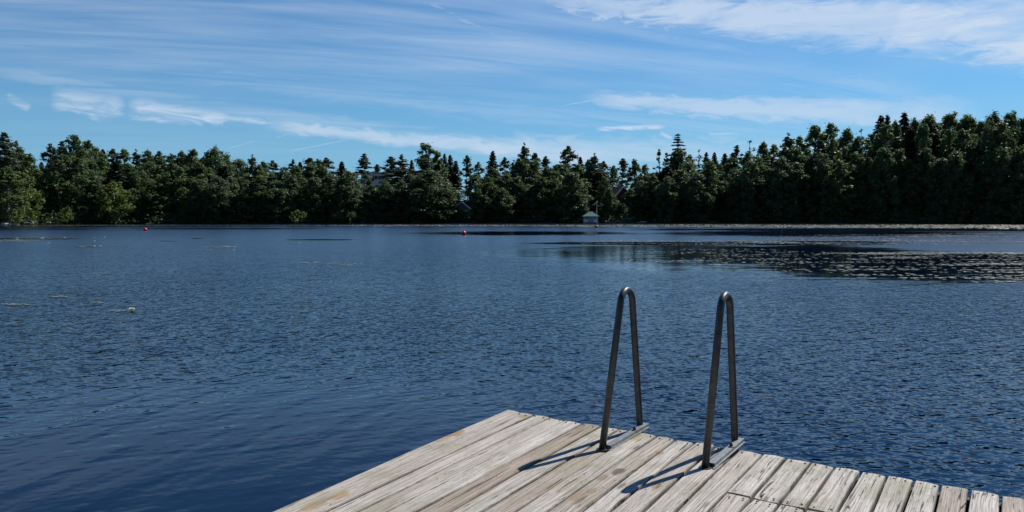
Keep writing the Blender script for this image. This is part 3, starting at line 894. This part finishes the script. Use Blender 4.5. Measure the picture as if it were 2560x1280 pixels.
M_CHIM = simple('grey_render', (0.30, 0.29, 0.28), 0.9)
house('pale_house', 950, 232, 470, 434, 428, 46, 9, simple('pale_render', (0.72, 0.68, 0.68), 0.8, var=0.06), simple('pale_roof', (0.35, 0.33, 0.33), 0.7),
      'pale flat-roofed house with windows on the wooded hilltop left of centre', 0.35, 5, 2, flat=True)
house('green_house', 1156, 186, 550, 520, 506, 38, 7, simple('pale_green_boards', (0.13, 0.19, 0.17), 0.8, var=0.1), simple('grey_roof', (0.12, 0.12, 0.13), 0.7),
      'pale grey-green wooden house half hidden between the waterside trees', -0.3, 2, 2, M_WHITEP)
house('red_house', 1556, 196, 540, 494, 468, 50, 9, simple('red_brown_boards', (0.16, 0.05, 0.04), 0.8, var=0.2), simple('brown_roof', (0.09, 0.06, 0.055), 0.7),
      'red-brown gabled house with white trim high among the trees right of the pavilion', 0.5, 2, 2, M_WHITEP, chimney=True)


def hull(L, B, H, m, name, parent, flip=False):
    vs, fs = [], []
    ns, nr = 12, 7
    for i in range(ns + 1):
        t = i / ns; x_ = L * (t - 0.5); w = B / 2 * (math.sin(math.pi * (0.12 + 0.88 * (1 - t) ** 1.0) ** 0.8) ** 0.5 if t < 0.999 else 0.02)
        w = B / 2 * max(0.03, (1 - t ** 3.2)) * (0.8 + 0.2 * math.sin(math.pi * min(1, t * 1.6)))
        for j in range(nr):
            a = -math.pi / 2 + math.pi * j / (nr - 1)
            z_ = H * (1 - math.cos(a) ** 0.8) * 0.9 + 0.15 * H * t ** 2
            vs.append((x_, w * math.sin(a), (H * 1.15 - z_) if flip else z_))
    for i in range(ns):
        for j in range(nr - 1):
            a = i * nr + j; fs.append((a, a + 1, a + 1 + nr, a + nr))
    fs.append(tuple(range(nr)))
    me = newmesh(name, vs, fs, m, True); o = obj(name, me, parent)
    s = o.modifiers.new('solid', 'SOLIDIFY'); s.thickness = 0.04
    return o


x, y, z = ground_at(1568, 1.5)
b = obj('rowing_boat', None, None, (x, y, z + 0.35)); b.rotation_euler = (0, 0, 0.1)
tag(b, 'grey rowing boat lying upside down on the bank right of the pavilion', 'boat')
M_BOAT = simple('grey_hull_paint', (0.30, 0.31, 0.36), 0.5)
hull(3.4, 1.3, 0.5, M_BOAT, 'hull', b, True)
mb = MB(); mb.tube([(-1.6, 0, 0.6), (0, 0, 0.61), (1.5, 0, 0.55)], 0.03, 6); mb.build('keel', M_BOAT, b)
for s in (-1, 1):
    mb = MB(); mb.box(s * 1.0 - 0.05, s * 1.0 + 0.05, -0.7, 0.7, -0.35, 0.0); mb.build('trestle', M_JETTY, b)
x, y, z = ground_at(1604, 0.2)
b = obj('rowing_boat', None, None, (x, y - 1.2, 0.02)); b.rotation_euler = (0, 0, 0.3)
tag(b, 'small white rowing boat moored by the low jetty right of the pavilion', 'boat')
hull(2.6, 1.1, 0.4, M_WHITEP, 'hull', b)
mb = MB(); mb.box(-0.5, -0.25, -0.42, 0.42, 0.25, 0.29); mb.build('thwart', M_JETTY, b)
# low jetty right of the pavilion
x, y, z = ground_at(1560, -2.5)
j = obj('jetty', None, None, (x, y, 0)); tag(j, 'long low weathered jetty along the far bank right of the pavilion', 'jetty')
mb = MB()
for i in range(40): mb.box(-4.5 + i * 0.225, -4.5 + i * 0.225 + 0.2, -0.7, 0.7, 0.27, 0.31)
mb.build('decking', M_JETTY, j)
for i in range(5):
    mb = MB(); mb.box(-4.4 + i * 2.1, -4.25 + i * 2.1, -0.6, -0.45, -1.5, 0.268); mb.build('post', M_JETTY, j)

# boulders and sheds on the left bank
M_ROCK = simple('grey_rock', (0.16, 0.145, 0.14), 0.9, var=0.35, scale=1.5)
rk = random.Random(3)


def boulder(px, depth, w, h, label):
    x, y, z = ground_at(px, depth)
    vs, fs = sphere(1.0, 14, 9); k = rk.random() * 10
    vs = [(a * w / 2 * (1 + 0.18 * math.sin(3 * a + k) * math.cos(4 * b_ + k)), b_ * w * 0.35, c_ * h * 0.55 * (1 + 0.15 * math.sin(5 * a + k + 2 * c_))) for a, b_, c_ in vs]
    o = obj('boulder', newmesh('boulder', vs, fs, M_ROCK), None, (x, y, z)); o.rotation_euler = (0.1, 0.1, rk.uniform(-0.5, 0.5))
    tag(o, label, 'boulder', 'boulders on the left bank')


for px, dep, w, h, lab in ((62, 0.8, 2.2, 0.7, 'broad grey boulder under the leftmost birches, first of the rocks from the left'), (84, 1.5, 1.6, 0.9, 'upright grey boulder in the gap of the left bank, second from the left'),
                           (70, 3.0, 3.0, 1.1, 'large rock slab set back behind the broad boulder'), (98, 2.5, 2.4, 1.2, 'tallest grey rock in the middle of the left bank gap'),
                           (106, 0.7, 1.5, 0.5, 'flat low rock at the waterline below the tallest rock'), (122, 1.2, 1.8, 0.6, 'low rock where the gap in the left bank ends')):
    boulder(px, dep, w, h, lab)
M_SAND = simple('pale_granite', (0.42, 0.38, 0.34), 0.9, var=0.2, scale=2)
for px, w, h, lab in ((6, 2.6, 1.0, 'pale sunlit rock at the very left end of the bank'), (30, 1.6, 0.7, 'small pale sunlit rock right of the pale rock at the left end')):
    vs, fs = sphere(1.0, 14, 9)
    vs = [(a * w / 2 * (1 + 0.2 * math.sin(4 * b_)), b_ * w * 0.35, c_ * h * 0.45 * (1 + 0.2 * math.sin(5 * a))) for a, b_, c_ in vs]
    x, y, z = ground_at(px, 0.5)
    tag(obj('boulder', newmesh('boulder', vs, fs, M_SAND), None, (x, y, z)), lab, 'boulder', 'boulders on the left bank')

# ---------------------------------------------------------------- dock
HD = CAM_H - 1.45                                 # deck surface above the water
E0 = np.array([0.0294, 5.4689]); UU = np.array([0.83552, -0.54946]); VVn = np.array([0.54946, 0.83552])


def dk(s, n, z=0.0):
    """dock coordinates: s along the lake-side edge, n outwards from it"""
    p = E0 + UU * s + VVn * n
    return (p[0], p[1], HD + z)


STAINS = [(1545, 1180, 0.042, (0.13, 0.095, 0.07), 0.9), (1505, 1196, 0.035, (0.20, 0.14, 0.09), 0.6), (1650, 1131, 0.034, (0.30, 0.17, 0.09), 0.75), (1640, 1216, 0.035, (0.33, 0.20, 0.11), 0.7),
          (1440, 1243, 0.045, (0.30, 0.19, 0.11), 0.6), (1480, 1228, 0.03, (0.25, 0.17, 0.10), 0.6), (1140, 1082, 0.06, (0.30, 0.17, 0.06), 0.75), (1105, 1098, 0.05, (0.32, 0.2, 0.09), 0.5),
          (845, 1240, 0.05, (0.33, 0.22, 0.08), 0.7), (790, 1262, 0.06, (0.30, 0.21, 0.09), 0.6), (1308, 1040, 0.035, (0.24, 0.22, 0.07), 0.7), (1830, 1122, 0.03, (0.12, 0.11, 0.07), 0.8), (1590, 1095, 0.05, (0.33, 0.31, 0.10), 0.6)]
m_wood, p = mat('weathered_boards')
nt = m_wood.node_tree
uvn = nt.nodes.new('ShaderNodeUVMap'); uvn.uv_map = 'board'
U_, W_, _ = sep(V(uvn.outputs[0]))
at = nt.nodes.new('ShaderNodeAttribute'); at.attribute_name = 'board_tint'
R_, G_, B_ = sep(V(at.outputs['Color']))
seed = R_ * 37.0
warp = (noise(comb(U_ * 1.6, W_ * 4.0, seed), 1.0, 2, 0.5) - 0.5) * 0.10
Wd = W_ + warp * 0.10
kn = nt.nodes.new('ShaderNodeTexVoronoi'); kn.inputs['Scale'].default_value = 1.0
nt.links.new(comb(U_ * 1.5 + seed, W_ * 8.0, seed).s, kn.inputs['Vector'])
kd = V(kn.outputs['Distance'])
knot = 1.0 - kd.ramp(0.05, 0.13)
kring = 1.0 - kd.ramp(0.08, 0.45)
Wk = Wd + kring * 0.014
grain = noise(comb(U_ * 2.2, Wk * 150.0, seed), 1.0, 4, 0.65)
fine = noise(comb(U_ * 30.0, Wk * 600.0, seed + 3.0), 1.0, 3, 0.6)
crk = noise(comb(U_ * 1.5, Wk * 46.0, seed + 9.0), 1.0, 5, 0.62, 0.3)
crack = 1.0 - crk.ramp(0.310, 0.375)
crack2 = 1.0 - V.m('ABSOLUTE', noise(comb(U_ * 0.9 + 2, Wk * 17.0, seed + 21.0), 1.0, 2, 0.5) - 0.5).ramp(0.004, 0.016)
gate = noise(comb(U_ * 3.0, W_ * 9.0, seed + 33.0), 1.0, 2, 0.5).ramp(0.50, 0.62)
hair = 1.0 - noise(comb(U_ * 5.0, Wk * 210.0, seed + 61.0), 1.0, 3, 0.6).ramp(0.300, 0.345)
crack = crack.max(hair * 0.9)
crack = crack.max(crack2 * gate * G_.ramp(0.2, 0.8))
base = mixc(grain.ramp(0.34, 0.66), (0.235, 0.214, 0.190), (0.61, 0.59, 0.56))
base = mixc(fine.ramp(0.3, 0.75) * 0.35, base, (0.70, 0.685, 0.65))
tint = mixc(B_, (0.70, 0.60, 0.52), (1.07, 1.06, 1.04))
base = mixc(1.0, base, tint, 'MULTIPLY')
pos = V(nt.nodes.new('ShaderNodeNewGeometry').outputs['Position'])
blot = noise(pos, 3.2, 5, 0.65); blot2 = noise(pos, 7.0, 6, 0.7, 0.4); blot3 = noise(comb(U_ * 2.0, W_ * 9.0, seed + 51.0), 1.0, 5, 0.7)
base = mixc(blot.ramp(0.46, 0.66) * 0.50, base, (0.27, 0.26, 0.17))
base = mixc(blot3.ramp(0.61, 0.70) * 0.55, base, (0.27, 0.165, 0.095))
speck = noise(comb(U_ * 26.0, W_ * 70.0, seed + 5.0), 1.0, 3, 0.7)
base = mixc(speck.ramp(0.60, 0.68) * blot2.ramp(0.42, 0.62) * 0.85, base, (0.055, 0.05, 0.042))
edge = V.m('ABSOLUTE', W_).ramp(0.055, 0.063) * noise(comb(U_ * 5.0, W_ * 10.0, seed + 70.0), 1.0, 4, 0.7).ramp(0.30, 0.65)
base = mixc(edge * 0.80, base, (0.07, 0.065, 0.045))
px1, py1, _ = sep(pos)
for (sx_, sy_, rr_, cc_, am_) in STAINS:
    q_ = on_plane(sx_, sy_, HD)
    uu, vv = (px1 - q_[0]) * UU[0] + (py1 - q_[1]) * UU[1], (px1 - q_[0]) * VVn[0] + (py1 - q_[1]) * VVn[1]
    dd_ = V.m('SQRT', uu * uu + vv * vv * 0.30) * (1 / rr_) + (blot2 - 0.5) * 1.6
    base = mixc((1.0 - dd_.ramp(0.55, 1.0)) * am_, base, cc_)
base = mixc(knot * 0.75, base, (0.12, 0.095, 0.075))
base = mixc(crack * 0.92, base, (0.030, 0.025, 0.021))
link(base, p.inputs['Base Color'])
p.inputs['Roughness'].default_value = 0.85; p.inputs['Specular IOR Level'].default_value = 0.25
bump = nt.nodes.new('ShaderNodeBump'); bump.inputs['Strength'].default_value = 0.9; bump.inputs['Distance'].default_value = 0.004
hgt = grain * 0.5 + fine * 0.2 - crack * 1.6 - knot * 0.3
link(hgt, bump.inputs['Height']); nt.links.new(bump.outputs[0], p.inputs['Normal'])

FAR = [-.086, .02, .155, .29, .42, .555, .69, .834, .96, 1.105, 1.23, 1.358, 1.492, 1.635, 1.788, 1.926, 2.065, 2.193, 2.332, 2.467, 2.597, 2.723, 2.858, 2.993]
NEAR = [(.022, -2.23), (.119, -2.166), (.244, -2.083), (.375, -1.998), (.495, -1.919), (.61, -1.843), (.749, -1.752), (.884, -1.663), (1.02, -1.573), (1.142, -1.493),
        (1.287, -1.398), (1.401, -1.323), (1.534, -1.235), (1.668, -1.147), (1.798, -1.062)]
while FAR[-1] < 4.4: FAR.append(FAR[-1] + 0.134)
br = random.Random(21)


def bound(k, n):
    if k < len(NEAR):
        s1, n1 = NEAR[k]; n = max(n, -3.4); return FAR[k] + (s1 - FAR[k]) * (n / n1)
    return FAR[k]


class Boards:
    def __init__(s): s.v = []; s.f = []; s.uv = []; s.col = []

    def board(s, k, n0, n1, g0, g1, zoff=0.0, tint=None, gfac=None):
        nn = 14; ns = 5; th = 0.034
        c = (br.random(), gfac if gfac is not None else br.random(), tint if tint is not None else br.random(), 1)
        ends = [br.uniform(-0.006, 0.006) for _ in range(2)]; cup = br.uniform(-0.002, 0.003); tw = br.uniform(-0.003, 0.003)
        wav = br.random() * 6; base = len(s.v)
        prof = [(-1, -th), (-1, -0.007), (-0.95, 0.0), (0, cup), (0.94, 0.0), (1, -0.007), (1, -th)]
        for i in range(nn + 1):
            t = i / nn; n = n0 + (n1 - n0) * t
            sl, sr = bound(k, n) + g0, bound(k + 1, n) - g1
            edge = 0.0
            for q, (a, z) in enumerate(prof):
                no = n
                if i == nn: no += ends[1] - (0.010 if abs(a) > 0.9 else 0) + 0.003 * math.sin(a * 3 + wav)
                if i == 0: no -= (ends[0] - (0.004 if abs(a) > 0.9 else 0))
                jit = 0.0022 * math.sin(n * 5 + wav + a) if abs(a) > 0.5 else 0
                sp = (sl + sr) / 2 + a * (sr - sl) / 2 + jit
                zz = z + zoff + tw * a * (t - 0.5) * 2 + 0.0015 * math.sin(n * 3 + wav) - (0.004 if i in (0, nn) and z > -0.01 else 0)
                s.v.append(dk(sp, no, zz)); s.uv.append((n + k * 3.7, a * (sr - sl) / 2)); s.col.append(c)
        m = len(prof)
        for i in range(nn):
            for q in range(m - 1):
                a = base + i * m + q; s.f.append((a, a + 1, a + 1 + m, a + m))
        s.f.append(tuple(base + q for q in range(m))); s.f.append(tuple(base + nn * m + q for q in range(m))[::-1])

    def build(s, name, parent):
        me = newmesh(name, s.v, s.f, m_wood)
        uv = me.uv_layers.new(name='board')
        idx = np.empty(len(me.loops), dtype=np.int32); me.loops.foreach_get('vertex_index', idx)
        uv.data.foreach_set('uv', np.array(s.uv, dtype=np.float32)[idx].ravel())
        ca_ = me.color_attributes.new('board_tint', 'FLOAT_COLOR', 'POINT')
        ca_.data.foreach_set('color', np.array(s.col, dtype=np.float32).ravel())
        me.update()
        return obj(name, me, parent)


dock = obj('dock', None, None, (0, 0, 0)); tag(dock, 'weathered grey wooden dock of long boards in the foreground', 'dock')
b1, b2, b3 = Boards(), Boards(), Boards()
TINTS = {1: 0.45, 2: 0.7, 3: 0.6, 4: 0.85, 5: 0.05, 6: 0.75, 7: 0.20, 8: 0.7, 9: 0.4, 10: 0.8, 11: 0.6, 12: 0.75, 13: 0.7}
b3.board(0, -8.0, 0.03, 0.0, 0.004, -0.004, 0.6, 0.3)
for k in range(1, 14): b1.board(k, -8.0, br.uniform(-0.012, 0.012), 0.0065, 0.0065 if k < 10 else 0.009, br.uniform(-0.002, 0.002), TINTS.get(k), 0.35)
for k in range(14, len(FAR) - 1):
    tt = 0.9 if k not in (21, 23) else 0.35
    b1.board(k, -0.745, br.uniform(-0.012, 0.012), 0.004, 0.010, br.uniform(-0.002, 0.003), tt, 0.95)
    b2.board(k, -8.0, -0.7465, 0.006, 0.009, br.uniform(-0.003, 0.0), br.uniform(0.6, 0.95), 0.9)
b1.build('decking', dock)
o = b2.build('decking', dock); o['label'] = 'row of inner boards butted against the outer boards'
b3.build('edge_board', dock)
M_BEAM = simple('dark_beam', (0.13, 0.115, 0.095), 0.95, var=0.3, scale=5)


def beam(n, name='joist', s0=-0.05, s1=4.35, w=0.05, h=0.15, top=-0.036):
    mb = MB(); k = [dk(s0 + max(0, -n) * 0.045, n - w / 2, top), dk(s1, n - w / 2, top), dk(s1, n + w / 2, top), dk(s0 + max(0, -n) * 0.045, n + w / 2, top)]
    mb.add(k + [(a, b_, c_ - h) for a, b_, c_ in k], [(0, 1, 2, 3), (7, 6, 5, 4), (0, 4, 5, 1), (1, 5, 6, 2), (2, 6, 7, 3), (3, 7, 4, 0)])
    return mb.build(name, M_BEAM, dock)


for n in (-0.05, -0.70, -0.80, -1.6, -2.4, -3.2, -4.2, -5.2, -6.2, -7.2): beam(n)
for s, n in ((0.1, -0.14), (2.2, -0.14), (4.2, -0.14), (0.25, -3.3), (2.2, -3.3), (4.2, -3.3), (0.3, -6.3), (2.2, -6.3), (4.2, -6.3)):
    mb = MB(); a = dk(s, n, -0.19); mb.tube([a, (a[0], a[1], -2.6)], 0.075, 12); mb.build('post', M_BEAM, dock, True)

# nails
M_NAIL = simple('rusty_nail', (0.06, 0.045, 0.04), 0.6, 0.6)
mb = MB(); mb.tube([(0, 0, -0.002), (0, 0, 0.0015), (0, 0, 0.003)], [0.0055, 0.0055, 0.003], 8)
nail_me = newmesh('nail', mb.v, mb.f, M_NAIL)
cnt = 0
for k in range(1, 24):
    for nrow in ((-0.05,) if k < 14 else (-0.05, -0.71, -0.80)):
        if k > 22 and nrow < -0.5: continue
        sl, sr = bound(k, nrow), bound(k + 1, nrow)
        for fq in (0.25, 0.75):
            if k < 14 and 0.90 < sl + (sr - sl) * fq < 1.0: continue
            a = dk(sl + (sr - sl) * fq + br.uniform(-0.008, 0.008), nrow + br.uniform(-0.012, 0.012), 0.002)
            nl = obj('nail', nail_me, dock, a); cnt += 1
print('nails', cnt)

# ---------------------------------------------------------------- bathing ladder
m_gal, p = mat('galvanised_steel')
g = V(V.nt.nodes.new('ShaderNodeNewGeometry').outputs['Position'])
n1 = noise(g, 22.0, 4, 0.65); n2 = noise(g, 5.0, 3, 0.6)
c = mixc(n1.ramp(0.3, 0.7), (0.060, 0.066, 0.070), (0.105, 0.112, 0.118)); c = mixc(n2.ramp(0.6, 0.75) * 0.4, c, (0.09, 0.07, 0.055))
link(c, p.inputs['Base Color']); p.inputs['Metallic'].default_value = 0.85
link(n1 * 0.25 + 0.33, p.inputs['Roughness'])
m_gal2, p = mat('galvanised_plate')
g = V(V.nt.nodes.new('ShaderNodeNewGeometry').outputs['Position'])
n1 = noise(g, 30.0, 3, 0.6)
c = mixc(n1.ramp(0.3, 0.7), (0.19, 0.205, 0.21), (0.28, 0.295, 0.30)); link(c, p.inputs['Base Color'])
p.inputs['Metallic'].default_value = 0.55; p.inputs['Roughness'].default_value = 0.5
lad = obj('bathing_ladder', None, None, (0, 0, 0)); tag(lad, 'galvanised steel bathing ladder with two tall looped handrails at the dock edge', 'ladder')


def rail(s, nf, nb, nc, top, r=0.092):
    """handrail centre line in the plane s = const: foot nf, apex over nc, outer leg through nb at deck level, then down into the lake"""
    C = np.array([nc, top - r]);
    def tang(P, sgn):
        d = P - C; D_ = np.hypot(*d); a = math.acos(r / D_); b_ = math.atan2(d[1], d[0])
        return b_ + sgn * a
    tf = tang(np.array([nf, 0.0]), -1); tb = tang(np.array([nb, 0.0]), 1)
    pts = [(nf, 0.004), ]
    if tf < 0: tf += 2 * math.pi
    for a in np.linspace(tf, tb, 22): pts.append((C[0] + r * math.cos(a), C[1] + r * math.sin(a)))
    pts += [(nb, 0.0), (nb + 0.012, -0.08), (nb + 0.014, -0.5), (nb + 0.014, -1.9)]
    return [dk(s, n, z) for n, z in pts]


RAILS = [(0.938, -0.470, 0.10, -0.135, 0.958), (1.578, -0.445, 0.115, -0.125, 0.962)]
for i, (s, nf, nb, nc, top) in enumerate(RAILS):
    mb = MB(); mb.tube(rail(s, nf, nb, nc, top), 0.0220, 20)
    h = mb.build('handrail', m_gal, lad, True)
    h['label'] = ('left' if i == 0 else 'right') + ' looped steel handrail'
    # foot weld collar
    mb = MB(); a = dk(s, nf, 0); mb.tube([a, (a[0], a[1], HD + 0.006)], 0.036, 16); mb.build('foot_plate', m_gal, lad)
    # bracket: flat bar with a turned-down flange, from the foot to the outer leg
    mb = MB(); s0, s1 = s + 0.004, s + 0.046

    def slab(sa_, sb_, na, nb_, z0, z1):
        q = [dk(sa_, na), dk(sb_, na), dk(sb_, nb_), dk(sa_, nb_)]
        mb.add([(a_, b_, HD + z0) for a_, b_, _ in q] + [(a_, b_, HD + z1) for a_, b_, _ in q],
               [(0, 3, 2, 1), (4, 5, 6, 7), (0, 1, 5, 4), (1, 2, 6, 5), (2, 3, 7, 6), (3, 0, 4, 7)])
    slab(s0, s1, nf + 0.03, nb + 0.045, 0.020, 0.026)
    slab(s1 - 0.006, s1 - 0.0005, nf + 0.03, nb + 0.045, 0.004, 0.0198)
    slab(s0 + 0.0005, s0 + 0.006, nf + 0.03, nb + 0.045, 0.004, 0.0198)
    slab(s1 - 0.004, s1 + 0.009, nf + 0.0, nb + 0.04, 0.002, 0.007)
    k = mb.build('bracket', m_gal2, lad)
    a = dk(s + 0.028, -0.055, 0.026)
    mb = MB(); mb.tube([a, (a[0], a[1], a[2] + 0.004)], 0.021, 16); w = mb.build('washer', m_gal2, k)
    mb = MB(); mb.tube([(a[0], a[1], a[2] + 0.0045), (a[0], a[1], a[2] + 0.016)], 0.011, 6); mb.tube([(a[0], a[1], a[2] + 0.0165), (a[0], a[1], a[2] + 0.026)], 0.006, 8); mb.build('bolt', M_NAIL, k)
for z in (-0.25, -0.52, -0.79, -1.06, -1.33):
    a, b_ = dk(RAILS[0][0] + 0.025, 0.115, z), dk(RAILS[1][0] - 0.025, 0.128, z)
    mb = MB(); mb.tube([a, b_], 0.016, 10); mb.build('rung', m_gal, lad, True)
